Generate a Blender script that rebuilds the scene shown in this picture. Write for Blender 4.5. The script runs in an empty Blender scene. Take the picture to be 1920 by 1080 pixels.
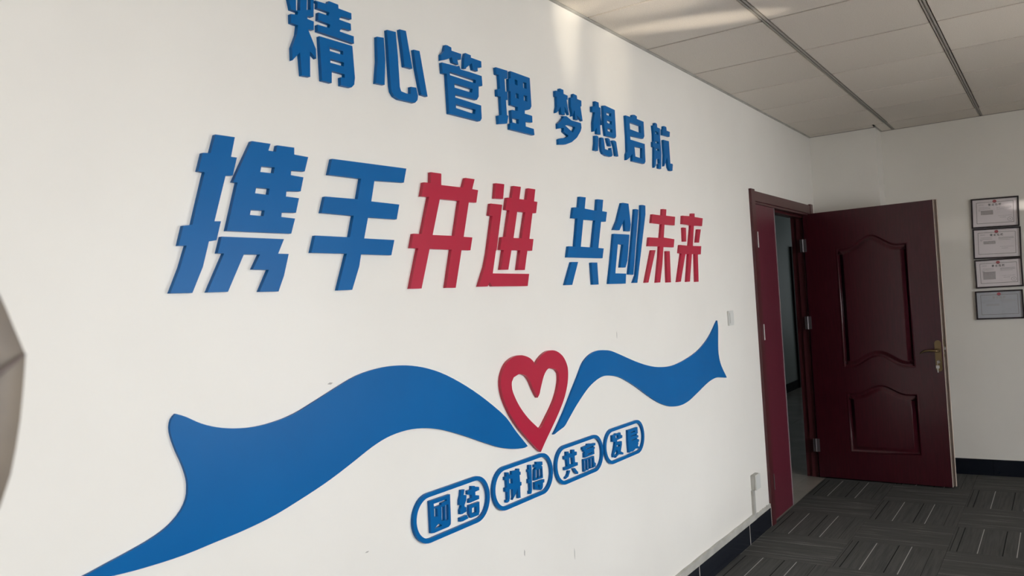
import bpy, bmesh, math, random
from mathutils import Vector, Matrix
from mathutils.geometry import tessellate_polygon
random.seed(7)
SC = bpy.context.scene
COL = SC.collection
PI = math.pi

# ------------------------------------------------------------------ camera
# metres: left wall is the plane x=0, floor z=0; solved from the room's own lines
FPX, YAW, PITCH, ROLL, CX, CZ = 1523.2382, 0.593807, 0.020337, -0.060165, 1.607666, 1.488662
cy_, sy_, cp_, sp_ = math.cos(YAW), math.sin(YAW), math.cos(PITCH), math.sin(PITCH)
FW = Vector((-sy_*cp_, cy_*cp_, sp_)); R0 = Vector((cy_, sy_, 0)); U0 = R0.cross(FW)
RR = R0*math.cos(ROLL) + U0*math.sin(ROLL); UU = -R0*math.sin(ROLL) + U0*math.cos(ROLL)
cam_d = bpy.data.cameras.new('camera'); cam = bpy.data.objects.new('camera', cam_d); COL.objects.link(cam)
M = Matrix((RR, UU, -FW)).transposed().to_4x4(); M.translation = Vector((CX, 0, CZ)); cam.matrix_world = M
cam_d.sensor_width = 36; cam_d.lens = FPX*36/1920; cam_d.clip_start = .02
cam_d.dof.use_dof = True; cam_d.dof.focus_distance = 3.4; cam_d.dof.aperture_fstop = 9.8
SC.camera = cam
SC.view_settings.view_transform = 'Standard'; SC.view_settings.look = 'None'
SC.view_settings.gamma = 1; SC.view_settings.use_curve_mapping = False
SC.view_settings.exposure = 0.0

# ------------------------------------------------------------------ light
w = bpy.data.worlds.new('world'); SC.world = w; w.use_nodes = True
bg = w.node_tree.nodes['Background']; bg.inputs[0].default_value = (.75, .86, 1, 1); bg.inputs[1].default_value = 2.0

def area(name, loc, aim, sx, sz, power, col, spread=PI):
    d = bpy.data.lights.new(name, 'AREA'); d.shape = 'RECTANGLE'; d.size = sx; d.size_y = sz
    d.energy = power; d.color = col; d.spread = spread
    o = bpy.data.objects.new(name, d); COL.objects.link(o); o.location = loc
    o.rotation_euler = (Vector(aim)-Vector(loc)).to_track_quat('-Z', 'Y').to_euler(); return o
def spot(name, loc, aim, ang, power, col, scale=(1, 1), roll=0, blend=1.0, rad=.01):
    d = bpy.data.lights.new(name, 'SPOT'); d.energy = power; d.color = col; d.spot_size = ang; d.spot_blend = blend; d.shadow_soft_size = rad
    o = bpy.data.objects.new(name, d); COL.objects.link(o); o.location = loc
    q = (Vector(aim)-Vector(loc)).to_track_quat('-Z', 'Y'); o.rotation_euler = (q.to_matrix() @ Matrix.Rotation(roll, 3, 'Z')).to_euler()
    o.scale = (scale[0], scale[1], 1); return o
# daylight through the three windows of the right wall
X1 = 4.5     # the window wall
WIN = [(-2.9, -1.1), (-0.5, 1.3), (3.3, 4.8)]
sun_d = bpy.data.lights.new('sun', 'SUN'); sun_d.energy = 13; sun_d.color = (1, .82, .62); sun_d.angle = .01
sun = bpy.data.objects.new('sun', sun_d); COL.objects.link(sun); sun.location = (8, 1, 5); sun.rotation_euler = Vector((-1, -.12, -.72)).to_track_quat('-Z', 'Y').to_euler()
for i, (a, b) in enumerate(WIN):
    area('window_daylight', (X1-.04, (a+b)/2, 1.5), (0, (a+b)/2, -.8), b-a-.1, 1.2, (24, 46, 56)[i], (.95, .975, 1), 1.95)
# fill lamp added at the far end to brighten the dark corridor
area('corridor_fill', (-.95, 14.9, 1.5), (-.95, 8, 1.2), 1.3, 1.6, 6, (.9, .97, 1))
# sunlight thrown back up by glossy things under the windows
spot('sun_glint', (3.2, 1.6, .95), (0, 2.90, 2.80), .24, 260, (1, .9, .72), (.30, 1.0))
spot('sun_glint', (3.2, 1.6, .95), (0, 3.3, 2.66), .28, 120, (1, .9, .72), (.4, 1.0))
spot('sun_glint', (2.6, .6, .9), (.36, 3.45, 2.685), .22, 850, (1, .9, .75), (1.0, .12), roll=.12)
spot('sun_glint', (2.6, .6, .9), (.26, 3.06, 2.685), .20, 420, (1, .9, .75), (1.0, .25), roll=.12)
spot('sun_glint', (3.2, 3.0, 1.2), (1.47, 7.01, 1.985), .10, 420, (1, .93, .85), (1.0, .22))
spot('sun_glint', (3.2, 3.0, 1.2), (.95, 7.01, 1.86), .10, 50, (1, .93, .85), (1.0, .6))

# ------------------------------------------------------------------ materials
def mat(name, col, rough=.6, spec=.5, metal=0, coat=0, nodes=None):
    m = bpy.data.materials.new(name); m.use_nodes = True; nt = m.node_tree; b = nt.nodes['Principled BSDF']
    b.inputs['Base Color'].default_value = (*col, 1); b.inputs['Roughness'].default_value = rough
    b.inputs['Specular IOR Level'].default_value = spec; b.inputs['Metallic'].default_value = metal
    b.inputs['Coat Weight'].default_value = coat; b.inputs['Coat Roughness'].default_value = .12
    if nodes: nodes(nt, b)
    return m
def N(nt, t, **k):
    n = nt.nodes.new(t)
    for a, v in k.items():
        if a in n.inputs.keys(): n.inputs[a].default_value = v
        else: setattr(n, a, v)
    return n
def noisecol(c1, c2, scale, stretch=(1, 1, 1), detail=6, bump=0, bscale=None, coord='Object', lo=.3, hi=.7, dist=.002):
    def f(nt, b):
        tc = N(nt, 'ShaderNodeTexCoord'); mp = N(nt, 'ShaderNodeMapping'); mp.inputs['Scale'].default_value = stretch
        nt.links.new(tc.outputs[coord], mp.inputs['Vector'])
        no = N(nt, 'ShaderNodeTexNoise'); no.inputs['Scale'].default_value = scale; no.inputs['Detail'].default_value = detail
        nt.links.new(mp.outputs[0], no.inputs['Vector'])
        cr = N(nt, 'ShaderNodeValToRGB'); cr.color_ramp.elements[0].position = lo; cr.color_ramp.elements[1].position = hi
        cr.color_ramp.elements[0].color = (*c1, 1); cr.color_ramp.elements[1].color = (*c2, 1)
        nt.links.new(no.outputs[0], cr.inputs[0]); nt.links.new(cr.outputs[0], b.inputs['Base Color'])
        if bump:
            n2 = N(nt, 'ShaderNodeTexNoise'); n2.inputs['Scale'].default_value = bscale or scale*4; n2.inputs['Detail'].default_value = 4
            nt.links.new(mp.outputs[0], n2.inputs['Vector'])
            bp = N(nt, 'ShaderNodeBump'); bp.inputs['Strength'].default_value = bump; bp.inputs['Distance'].default_value = dist
            nt.links.new(n2.outputs[0], bp.inputs['Height']); nt.links.new(bp.outputs[0], b.inputs['Normal'])
    return f
M_WALL = mat('wall_paint', (.8, .8, .8), .42, .45, nodes=noisecol((.80, .775, .725), (.84, .815, .765), 1.6, bump=.10, bscale=5, dist=.01))
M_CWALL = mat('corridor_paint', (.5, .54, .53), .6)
M_BLUE = mat('blue_acrylic', (.0, .12, .36), .36, .18, nodes=noisecol((.0002, .108, .335), (.0005, .120, .365), 3))
M_RED = mat('red_acrylic', (.5, .02, .045), .30, .5, nodes=noisecol((.43, .011, .042), (.47, .013, .049), 3))
M_MAROON = mat('maroon_door_paint', (.05, .006, .01), .28, .5, nodes=noisecol((.040, .0045, .0085), (.060, .007, .013), 9, (9, 9, .8), bump=.12, dist=.0006))
M_MAROON_LIT = mat('maroon_window_lit_leaf', (.09, .012, .02), .34, .4, nodes=noisecol((.095, .014, .025), (.118, .018, .032), 9, (9, 9, .8), bump=.12, dist=.0006))  # the door maroon lightened: window light on the fixed leaf put into the colour
M_CASING = mat('maroon_casing', (.05, .008, .01), .34, .5, nodes=noisecol((.062, .012, .016), (.08, .018, .02), 9, (9, 9, .8)))
M_RAW = mat('cream_door_edge', (.5, .40, .30), .55, nodes=noisecol((.56, .46, .40), (.68, .58, .51), 12, (1, 1, .2)))
M_STRIP = mat('greyish_pink_strip', (.30, .24, .26), .4)
M_SEAL = mat('brown_seal', (.12, .08, .06), .6)
M_CHROME = mat('chrome', (.50, .48, .47), .28, metal=1)
M_STEEL = mat('hinge_steel', (.20, .18, .19), .45, metal=.7)
M_BRONZE = mat('aged_bronze', (.20, .14, .07), .38, metal=.75)
M_BLACK = mat('black_glazed_tile', (.006, .009, .016), .16, .5, nodes=noisecol((.004, .006, .012), (.010, .013, .02), 3))
M_DULL = mat('dull_black_tile', (.010, .013, .015), .8, .1)
M_GROUT = mat('pale_grout', (.5, .47, .42), .8)
M_WHITE = mat('off_white_plastic', (.66, .66, .63), .35)
M_WHITED = mat('bounce_desk_white', (.82, .80, .76), .4)
M_DUCT = mat('aged_white_duct', (.45, .44, .41), .5, nodes=noisecol((.36, .35, .32), (.52, .51, .47), 9))
M_DARK = mat('dark_gap', (.03, .028, .026), .8)
M_RUN = mat('ceiling_runner_metal', (.33, .31, .28), .45, .5)
M_CFRAME = mat('dark_frame_wood', (.012, .004, .008), .3)
M_PAPER = mat('certificate_paper', (.62, .58, .60), .55, nodes=noisecol((.80, .74, .77), (.86, .80, .83), 5))
M_PAPERB = mat('bluish_certificate_paper', (.36, .38, .43), .55, nodes=noisecol((.44, .46, .52), (.50, .52, .57), 5))
M_INK = mat('grey_print', (.16, .15, .16), .7); M_INK2 = mat('black_print', (.03, .03, .035), .7)
M_LINE = mat('taupe_border_print', (.22, .19, .19), .7); M_PRED = mat('red_print', (.45, .05, .08), .6)
M_PALE = mat('pale_grey_print', (.40, .38, .39), .7)
M_CTILE = mat('corridor_tile', (.34, .31, .27), .25, nodes=noisecol((.30, .27, .23), (.38, .34, .30), 3))
M_POT = mat('pot_glaze', (.35, .33, .30), .3); M_SOIL = mat('soil', (.05, .035, .02), .9)
M_STEM = mat('plant_stem', (.12, .14, .05), .6)
M_LEAF = mat('dried_leaf', (.22, .18, .14), .6, nodes=noisecol((.12, .105, .095), (.20, .165, .125), 14))
M_VEIN = mat('reddish_vein', (.12, .095, .085), .6)
def glassmat():
    m = bpy.data.materials.new('picture_glass'); m.use_nodes = True; nt = m.node_tree; nt.nodes.clear()
    o = nt.nodes.new('ShaderNodeOutputMaterial'); mx = nt.nodes.new('ShaderNodeMixShader'); tr = nt.nodes.new('ShaderNodeBsdfTransparent'); gl = nt.nodes.new('ShaderNodeBsdfGlossy')
    lw = nt.nodes.new('ShaderNodeLayerWeight'); lw.inputs[0].default_value = .5; gl.inputs['Roughness'].default_value = .04
    pw = nt.nodes.new('ShaderNodeMath'); pw.operation = 'POWER'; pw.inputs[1].default_value = 5; nt.links.new(lw.outputs['Facing'], pw.inputs[0])
    fr = nt.nodes.new('ShaderNodeMath'); fr.operation = 'MULTIPLY_ADD'; fr.inputs[1].default_value = .8; fr.inputs[2].default_value = .04; nt.links.new(pw.outputs[0], fr.inputs[0])
    nt.links.new(fr.outputs[0], mx.inputs[0]); nt.links.new(tr.outputs[0], mx.inputs[1]); nt.links.new(gl.outputs[0], mx.inputs[2]); nt.links.new(mx.outputs[0], o.inputs[0]); return m
M_GLASS = glassmat()
def ceil_nodes(nt, b):
    tc = N(nt, 'ShaderNodeTexCoord'); oi = N(nt, 'ShaderNodeObjectInfo')
    vo = N(nt, 'ShaderNodeTexNoise'); vo.inputs['Scale'].default_value = 260; vo.inputs['Detail'].default_value = 1
    nt.links.new(tc.outputs['Object'], vo.inputs['Vector'])
    cr = N(nt, 'ShaderNodeValToRGB'); cr.color_ramp.elements[0].position = .36; cr.color_ramp.elements[1].position = .5
    cr.color_ramp.elements[0].color = (.62, .565, .50, 1); cr.color_ramp.elements[1].color = (.72, .66, .59, 1)
    nt.links.new(vo.outputs[0], cr.inputs[0])
    mr = N(nt, 'ShaderNodeMapRange'); mr.inputs['To Min'].default_value = .93; mr.inputs['To Max'].default_value = 1.05
    nt.links.new(oi.outputs['Random'], mr.inputs['Value'])
    mu = N(nt, 'ShaderNodeVectorMath', operation='SCALE'); nt.links.new(cr.outputs[0], mu.inputs[0]); nt.links.new(mr.outputs[0], mu.inputs['Scale'])
    nt.links.new(mu.outputs[0], b.inputs['Base Color'])
M_CEIL = mat('perforated_ceiling_tile', (.5, .48, .44), .42, .5, nodes=ceil_nodes)
def carpet_nodes(lines, streak):
    def f(nt, b):
        L = nt.links; tc = N(nt, 'ShaderNodeTexCoord'); sp = N(nt, 'ShaderNodeSeparateXYZ'); L.new(tc.outputs['Object'], sp.inputs[0])
        oi = N(nt, 'ShaderNodeObjectInfo')
        ad = N(nt, 'ShaderNodeVectorMath', operation='ADD'); L.new(tc.outputs['Object'], ad.inputs[0])
        sc = N(nt, 'ShaderNodeVectorMath', operation='SCALE'); sc.inputs[0].default_value = (7, 13, 5); L.new(oi.outputs['Random'], sc.inputs['Scale']); L.new(sc.outputs[0], ad.inputs[1])
        mp = N(nt, 'ShaderNodeMapping'); mp.inputs['Scale'].default_value = (90, 3.5, 1); L.new(ad.outputs[0], mp.inputs[0])
        n1 = N(nt, 'ShaderNodeTexNoise'); n1.inputs['Scale'].default_value = 1; n1.inputs['Detail'].default_value = 3; L.new(mp.outputs[0], n1.inputs['Vector'])
        n2 = N(nt, 'ShaderNodeTexNoise'); n2.inputs['Scale'].default_value = 320; n2.inputs['Detail'].default_value = 2; L.new(tc.outputs['Object'], n2.inputs['Vector'])
        cr = N(nt, 'ShaderNodeValToRGB'); e = cr.color_ramp.elements
        e[0].position = .25; e[0].color = (.056, .056, .055, 1); e[1].position = .62; e[1].color = (.084, .083, .078, 1)
        if streak:
            x = e.new(.72); x.color = (.17, .167, .155, 1)
        L.new(n1.outputs[0], cr.inputs[0])
        mr = N(nt, 'ShaderNodeMapRange'); mr.inputs['From Min'].default_value = .3; mr.inputs['From Max'].default_value = .7; mr.inputs['To Min'].default_value = .72; mr.inputs['To Max'].default_value = 1.25
        L.new(n2.outputs[0], mr.inputs[0])
        mu = N(nt, 'ShaderNodeVectorMath', operation='SCALE'); L.new(cr.outputs[0], mu.inputs[0]); L.new(mr.outputs[0], mu.inputs['Scale'])
        cur = mu.outputs[0]
        for (s, wd, c) in lines:
            d = N(nt, 'ShaderNodeMath', operation='SUBTRACT'); L.new(sp.outputs[0], d.inputs[0]); d.inputs[1].default_value = s
            a = N(nt, 'ShaderNodeMath', operation='ABSOLUTE'); L.new(d.outputs[0], a.inputs[0])
            lt = N(nt, 'ShaderNodeMath', operation='LESS_THAN'); L.new(a.outputs[0], lt.inputs[0]); lt.inputs[1].default_value = wd
            mx = N(nt, 'ShaderNodeMix', data_type='RGBA'); L.new(lt.outputs[0], mx.inputs[0]); L.new(cur, mx.inputs[6]); mx.inputs[7].default_value = (*c, 1); cur = mx.outputs[2]
        L.new(cur, b.inputs['Base Color'])
        bp = N(nt, 'ShaderNodeBump'); bp.inputs['Strength'].default_value = .5; bp.inputs['Distance'].default_value = .002
        L.new(n2.outputs[0], bp.inputs['Height']); L.new(bp.outputs[0], b.inputs['Normal'])
    return f
DKL = (.010, .010, .010); LTL = (.36, .35, .33)
M_CARA = mat('striped_carpet', (.05, .05, .05), .95, .1, nodes=carpet_nodes([(.013, .0016, DKL), (.046, .0028, DKL), (.144, .0022, LTL), (.261, .0028, DKL), (.326, .0022, LTL), (.43, .0012, DKL)], False))
M_CARB = mat('streaked_carpet', (.05, .05, .05), .95, .1, nodes=carpet_nodes([(.09, .0007, LTL), (.33, .0007, LTL)], True))

# ------------------------------------------------------------------ helpers
def link(name, me, m, parent=None, label=None, cat=None, group=None, kind=None):
    o = bpy.data.objects.new(name, me); COL.objects.link(o)
    if m is not None and me is not None and not me.materials: me.materials.append(m)
    if parent: o.parent = parent
    return tag(o, label, cat, group, kind)
def tag(o, label=None, cat=None, group=None, kind=None):
    if label: o['label'] = label
    if cat: o['category'] = cat
    if group: o['group'] = group
    if kind: o['kind'] = kind
    return o
def empty(name, loc=(0, 0, 0), rz=0, **k):
    o = bpy.data.objects.new(name, None); COL.objects.link(o); o.location = loc; o.rotation_euler.z = rz; o.empty_display_size = .05
    return tag(o, **k)
def mesh(name, vs, fs, smooth=False):
    me = bpy.data.meshes.new(name); me.from_pydata([tuple(v) for v in vs], [], fs); me.update()
    bm = bmesh.new(); bm.from_mesh(me); bmesh.ops.recalc_face_normals(bm, faces=bm.faces); bm.to_mesh(me); bm.free()
    if smooth:
        for p in me.polygons: p.use_smooth = True
    return me
def bxm(name, boxes, bev=0):
    bm = bmesh.new()
    for (a, b) in boxes:
        r = bmesh.ops.create_cube(bm, size=1)
        for v in r['verts']:
            v.co = Vector([(a[i]+b[i])/2 + v.co[i]*(b[i]-a[i]) for i in range(3)])
    if bev: bmesh.ops.bevel(bm, geom=bm.edges[:], offset=bev, segments=2, affect='EDGES', clamp_overlap=True)
    me = bpy.data.meshes.new(name); bm.to_mesh(me); bm.free(); return me
def box(name, a, b, m, parent=None, bev=0, **k): return link(name, bxm(name, [(a, b)], bev), m, parent, **k)
def prism(name, loops, d0, d1, axes):
    """solid between d0 and d1 along one axis; loops = outer + holes in the two other axes"""
    def P(q, d):
        v = [0, 0, 0]; v[axes[0]] = q[0]; v[axes[1]] = q[1]; v[3-axes[0]-axes[1]] = d; return v
    tris = tessellate_polygon([[Vector((q[0], q[1], 0)) for q in l] for l in loops])
    flat = [q for l in loops for q in l]; n = len(flat)
    vs = [P(q, d0) for q in flat] + [P(q, d1) for q in flat]
    fs = [tuple(t) for t in tris] + [tuple(i+n for i in t[::-1]) for t in tris]
    o = 0
    for l in loops:
        k = len(l)
        for i in range(k): fs.append((o+i, o+(i+1) % k, n+o+(i+1) % k, n+o+i))
        o += k
    return mesh(name, vs, fs)
def tube(name, pts, r, seg=10, smooth=True, caps=True):
    pts = [Vector(p) for p in pts]; rs = r if isinstance(r, (list, tuple)) else [r]*len(pts); vs = []; fs = []
    for i, p in enumerate(pts):
        t = (pts[min(i+1, len(pts)-1)]-pts[max(i-1, 0)]).normalized(); a = t.cross(Vector((0, .1, 1))).normalized() if abs(t.z) < .95 else Vector((1, 0, 0)); b = t.cross(a).normalized(); a = b.cross(t)
        for k in range(seg): vs.append(p + a*rs[i]*math.cos(2*PI*k/seg) + b*rs[i]*math.sin(2*PI*k/seg))
    for i in range(len(pts)-1):
        for k in range(seg): fs.append((i*seg+k, i*seg+(k+1) % seg, (i+1)*seg+(k+1) % seg, (i+1)*seg+k))
    if caps: fs.append(tuple(range(seg))[::-1]); fs.append(tuple(range((len(pts)-1)*seg, len(pts)*seg)))
    return mesh(name, vs, fs, smooth)
def lathe(name, prof, seg=32, smooth=True):
    vs = []; fs = []
    for (r, z) in prof:
        for k in range(seg): vs.append((r*math.cos(2*PI*k/seg), r*math.sin(2*PI*k/seg), z))
    for i in range(len(prof)-1):
        for k in range(seg): fs.append((i*seg+k, i*seg+(k+1) % seg, (i+1)*seg+(k+1) % seg, (i+1)*seg+k))
    fs.append(tuple(range(seg))); fs.append(tuple(range((len(prof)-1)*seg, len(prof)*seg)))
    return mesh(name, vs, fs, smooth)

# ------------------------------------------------------------------ room shell
H, YC, YB, XC = 2.685, 6.779, 7.011, .493
Y0 = -3.6; DY0, DY1, DZ = 5.20, 6.60, 2.06
WT = .14
# floor: slab with carpet tiles laid a quarter turn to each other
floor = box('floor', (0, Y0, -.1), (X1, YB, -.012), M_DARK, kind='structure')
ta = bxm('carpet_tile', [((.0008, .0008, -.012), (.4992, .4992, 0))]); ta.materials.append(M_CARA)
tb = bxm('carpet_tile', [((.0008, .0008, -.012), (.4992, .4992, 0))]); tb.materials.append(M_CARB)
for ix in range(0, 9):
    for iy in range(-8, 14):
        o = link('carpet_tile', ta if (ix+iy) % 2 == 0 else tb, None, floor)
        if (ix+iy) % 2 == 0: o.location = (ix*.5, iy*.5, 0)
        else: o.location = (ix*.5+.5, iy*.5, 0); o.rotation_euler.z = PI/2
box('carpet_tile', (.5, 6.9995, -.012), (X1, YB, -.001), M_CARB, floor)
# left wall with the doorway
wl = prism('wall_left', [[(Y0, -.1), (DY0, -.1), (DY0, DZ), (DY1, DZ), (DY1, -.1), (YB+.14, -.1), (YB+.14, H+.3), (Y0, H+.3)]], -WT, 0, (1, 2))
link('wall_left', wl, M_WALL, kind='structure')
box('wall_back', (0, YB, -.1), (X1+.14, YB+.14, H+.3), M_WALL, kind='structure')
link('trim_1', bxm('trim_1', [((0, YC, 0), (XC, YB, H))], 0), M_WALL, kind='structure', label='square white pier in the corner behind the open door')
box('wall_front', (-WT, Y0-.14, -.1), (X1+.14, Y0, H+.3), M_WALL, kind='structure')
wr = prism('wall_right', [[(Y0, -.1), (YB, -.1), (YB, H+.3), (Y0, H+.3)]]+[[(a, .85), (a, 2.3), (b, 2.3), (b, .85)] for a, b in WIN], X1, X1+.14, (1, 2))
link('wall_right', wr, M_WALL, kind='structure')
for i, (a, b) in enumerate(WIN):
    wf = link('window_%d' % (i+1), prism('window', [[(a, .85), (b, .85), (b, 2.3), (a, 2.3)], [(a+.05, .9), (a+.05, 2.25), ((a+b)/2-.025, 2.25), ((a+b)/2-.025, .9)], [((a+b)/2+.025, .9), ((a+b)/2+.025, 2.25), (b-.05, 2.25), (b-.05, .9)]], X1+.04, X1+.09, (1, 2)), M_WHITE, kind='structure')
    box('pane', (X1+.062, a+.04, .89), (X1+.066, b-.04, 2.26), M_GLASS, wf)
# ceiling: dark void above, lay-in tiles, runners
ceil = box('ceiling', (0, Y0, H+.012), (X1, YB, H+.06), M_DARK, kind='structure')
XA, YK, S = .587, 3.059, .6
xs = [0.008] + [XA+.6*k for k in range(0, 10)]; ys = [YK+.6*k for k in range(-11, 7)]
ct = bxm('ceiling_tile', [((.015, .006, 0), (.585, .594, .01))], .0015); ct.materials.append(M_CEIL)
for k in range(-11, 7):
    y = YK+.6*k
    for j in range(-1, 6):
        x = XA+.6*j
        if y+.6 <= 6.7 and x+.6 < X1 and y >= Y0:
            if j == -1: box('ceiling_tile', (.014, y+.006, H), (XA-.015, y+.594, H+.01), M_CEIL, ceil, bev=.0015)
            else:
                o = link('ceiling_tile', ct, None, ceil); o.location = (x, y, H)
        elif x+.6 < X1 and y > 6:
            x0 = max(x+.012, .014)
            box('ceiling_tile', (x0, y+.006, H), (min(x+.588, XC-.01) if j == -1 else x+.588, (YC if j == -1 else YB)-.012, H+.01), M_CEIL, ceil)
for y in ys: box('ceiling_tile', (4.202, max(y, Y0)+.006, H), (X1, min(y+.594, YB-.012), H+.01), M_CEIL, ceil)
box('ceiling_tile', (XC+.012, YK+3.606, H), (XA-.012, YB-.012, H+.01), M_CEIL, ceil)
rm = bxm('runner', [((-.010, Y0, -.003), (-.003, YB, .012)), ((.003, Y0, -.003), (.010, YB, .012)), ((-.003, Y0, .004), (.003, YB, .012))]); rm.materials.append(M_RUN)
for k in range(0, 7):
    o = link('runner', rm, None, ceil); o.location = (XA+.6*k, 0, H)
M_JOINT = mat('ceiling_joint', (.035, .03, .026), .7)
cm = bxm('cross_bar', [((.012, -.0055, .005), (X1, .0055, .012))]); cm.materials.append(M_JOINT)
for y in ys:
    if y > Y0 and y < YB: o = link('cross_bar', cm, None, ceil); o.location = (0, y, H)
box('edge_angle', (0, Y0, H-.004), (.012, YC, H+.006), M_DUCT, ceil)
box('edge_angle', (0, YC-.012, H-.003), (XC+.012, YC, H+.006), M_RUN, ceil)
box('edge_angle', (XC, YB-.012, H-.003), (X1, YB, H+.006), M_RUN, ceil)
box('edge_angle', (XC, YC, H-.003), (XC+.012, YB-.012, H+.006), M_RUN, ceil)

# baseboards of black tiles with pale joints
bl = box('baseboard_left', (0, Y0, 0), (.0104, 5.128, .119), M_GROUT, kind='structure')
joints = [5.124, 4.70, 3.90, 3.10, 2.30, 1.50, .70, -.10, -.90, -1.70, -2.50, -3.30, Y0]
for a, b in zip(joints[1:], joints[:-1]): box('baseboard_tile', (.0, a+.004, 0), (.011, b-.003, .118), M_BLACK, bl, bev=.001)
bb = box('baseboard_back', (XC, YB-.004, 0), (X1, YB, .119), M_BLACK, kind='structure')
for k in range(10):
    a = XC+.012+.6*k; b = min(a+.6, X1)
    if b > a: box('baseboard_tile', (a+.001, YB-.012, 0), (b-.001, YB, .118), M_BLACK, bb, bev=.001)
box('baseboard_tile', (.012, YC-.011, 0), (XC+.011, YC, .118), M_BLACK, bb, bev=.001)
box('baseboard_tile', (XC, YC, 0), (XC+.011, YB-.012, .118), M_BLACK, bb, bev=.001)

# corridor beyond the doorway
CXW = -1.72
wc = prism('wall_corridor', [[(1.0, -.1), (15, -.1), (15, H), (1.0, H)]], CXW-.1, CXW, (1, 2))
link('wall_corridor', wc, M_CWALL, kind='structure')
box('wall_end', (CXW-.1, 15, -.1), (-WT, 15.1, H), M_CWALL, kind='structure')
box('wall_end', (CXW-.1, .9, -.1), (-WT-.001, 1.0, H), M_CWALL, kind='structure')
box('wall_corridor', (-WT, YB+.14, -.1), (0, 15, H), M_CWALL, kind='structure')
box('ceiling_corridor', (CXW-.1, 1, H), (-WT, 15, H+.1), M_CWALL, kind='structure')
fc = box('floor_corridor', (CXW, 1, -.1), (0, 15, -.012), M_DARK, kind='structure')
fc.scale.x = 1
fm = bxm('floor_tile', [((.001, .001, -.012), (.789, .799, -.001))]); fm.materials.append(M_CTILE)
for i in range(2):
    for j in range(17): o = link('floor_tile', fm, None, fc); o.location = (CXW+.79*i, 1+.8*j, 0)
box('floor_tile', (-WT+.001, DY0, -.012), (-.001, DY1, -.001), M_CTILE, fc)
bc = box('baseboard_corridor', (CXW, 1, 0), (CXW+.004, 12.379, .12), M_DULL, kind='structure')
for k in range(19): box('baseboard_tile', (CXW, 1.002+.6*k, -.001), (CXW+.012, min(1.6+.6*k, 12.375), .12), M_DULL, bc)
# the dark door seen on the corridor's far side
d2 = empty('door_2', (CXW, 12.38, 0), kind='structure')
link('door_frame', prism('door_frame', [[(0, 0), (.08, 0), (.08, 2.0), (1.0, 2.0), (1.0, 0), (1.1, 0), (1.1, 2.1), (0, 2.1)]], 0, .03, (1, 2)), M_DARK, d2)
box('edge_strip', (.024, .08, 0), (.034, .15, 2.06), M_CHROME, d2)
box('door_leaf', (.004, .15, .01), (.02, 1.0, 2.0), M_DARK, d2)

# ------------------------------------------------------------------ the doorway: unequal double door
d1 = empty('door_1', (0, 0, 0), kind='structure')
cw = .07
link('casing', prism('casing', [[(5.128, 0), (5.20, 0), (5.20, 2.06), (5.20, 2.134), (5.128, 2.134)]], 0, .017, (1, 2)), M_CASING, d1)
link('casing', prism('casing', [[(5.20, 2.06), (6.60, 2.06), (6.60, 2.124), (5.20, 2.124)]], 0, .014, (1, 2)), M_CASING, d1)
link('casing', prism('casing', [[(6.60, 0), (6.672, 0), (6.672, 2.134), (6.60, 2.134)]], 0, .017, (1, 2)), M_CASING, d1)
link('frame_head', bxm('frame_head', [((-.16, 5.20, 2.045), (.004, 6.60, 2.06)), ((-.10, 5.20, 2.03), (-.045, 6.60, 2.046)), ((-.16, 5.20, 2.05), (-.14, 6.66, 2.12))], .001), M_CASING, d1)
link('jamb', bxm('jamb', [((-.142, 6.592, 0), (.004, 6.60, 2.06)), ((-.10, 6.578, 0), (-.05, 6.592, 2.045))], .001), M_CASING, d1)
link('jamb', bxm('jamb', [((-.16, 5.20, 0), (-.042, 5.215, 2.05)), ((-.16, 5.14, 0), (-.14, 5.215, 2.12))], .001), M_CASING, d1)
fl = box('fixed_leaf', (-.042, 5.204, .006), (-.002, 5.655, 2.044), M_MAROON_LIT, d1, bev=.0015)
box('edge_strip', (-.010, 5.655, .006), (.001, 5.664, 2.044), M_STRIP, fl)
hm = bpy.data.meshes.new('hinge')
def hingemesh():
    a = tube('h', [(.016, 0, -.05), (.016, 0, .05)], .0036, 10, False); return a
hm = hingemesh(); hm.materials.append(M_CHROME)
for z in (1.81, 1.215, .26): o = link('hinge', hm, None, fl); o.location = (0, 5.2095, z)
# open leaf, hinged at the far jamb
leaf = empty('door_leaf', (-.048, 6.557, 0), math.atan2(6.484-6.557, .889+.048)); leaf.parent = d1
LW, LT, LH = .936, .036, 2.055
def outline_top():
    p = []; n = 40; a, b = .246, .750
    def bump(s):
        u = (s-(a+b)/2)/((b-a)/2); u = abs(u)
        return 0 if u > .74 else (math.cos(u/.74*PI)+1)/2
    for i in range(n+1): s = a+(b-a)*i/n; p.append((s, .857+.078*bump(s)))
    for i in range(n+1): s = b-(b-a)*i/n; p.append((s, 1.768+.086*bump(s)))
    return p
def outline_low():
    p = [(.255, .215), (.752, .215)]; n = 40; a, b = .255, .752
    for i in range(n+1):
        s = b-(b-a)*i/n; u = abs((s-(a+b)/2)/((b-a)/2)); p.append((s, .668+(0 if u > .74 else .064*(math.cos(u/.74*PI)+1)/2)))
    return p
def inset(p, d):
    out = []; n = len(p)
    for i in range(n):
        a = Vector(p[i-1]); b = Vector(p[i]); c = Vector(p[(i+1) % n]); e1 = (b-a).normalized(); e2 = (c-b).normalized()
        n1 = Vector((-e1.y, e1.x)); n2 = Vector((-e2.y, e2.x)); m = (n1+n2).normalized(); out.append(tuple(b+m*d/max(.5, m.dot(n1))))
    return out
po = [outline_top(), outline_low()]
ring = [(0.012, .010), (LW-.002, .010), (LW-.002, LH), (.012, LH)]
tr = tessellate_polygon([[Vector((q[0], q[1], 0)) for q in l] for l in [ring]+po]); flat = [q for l in [ring]+po for q in l]
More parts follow.
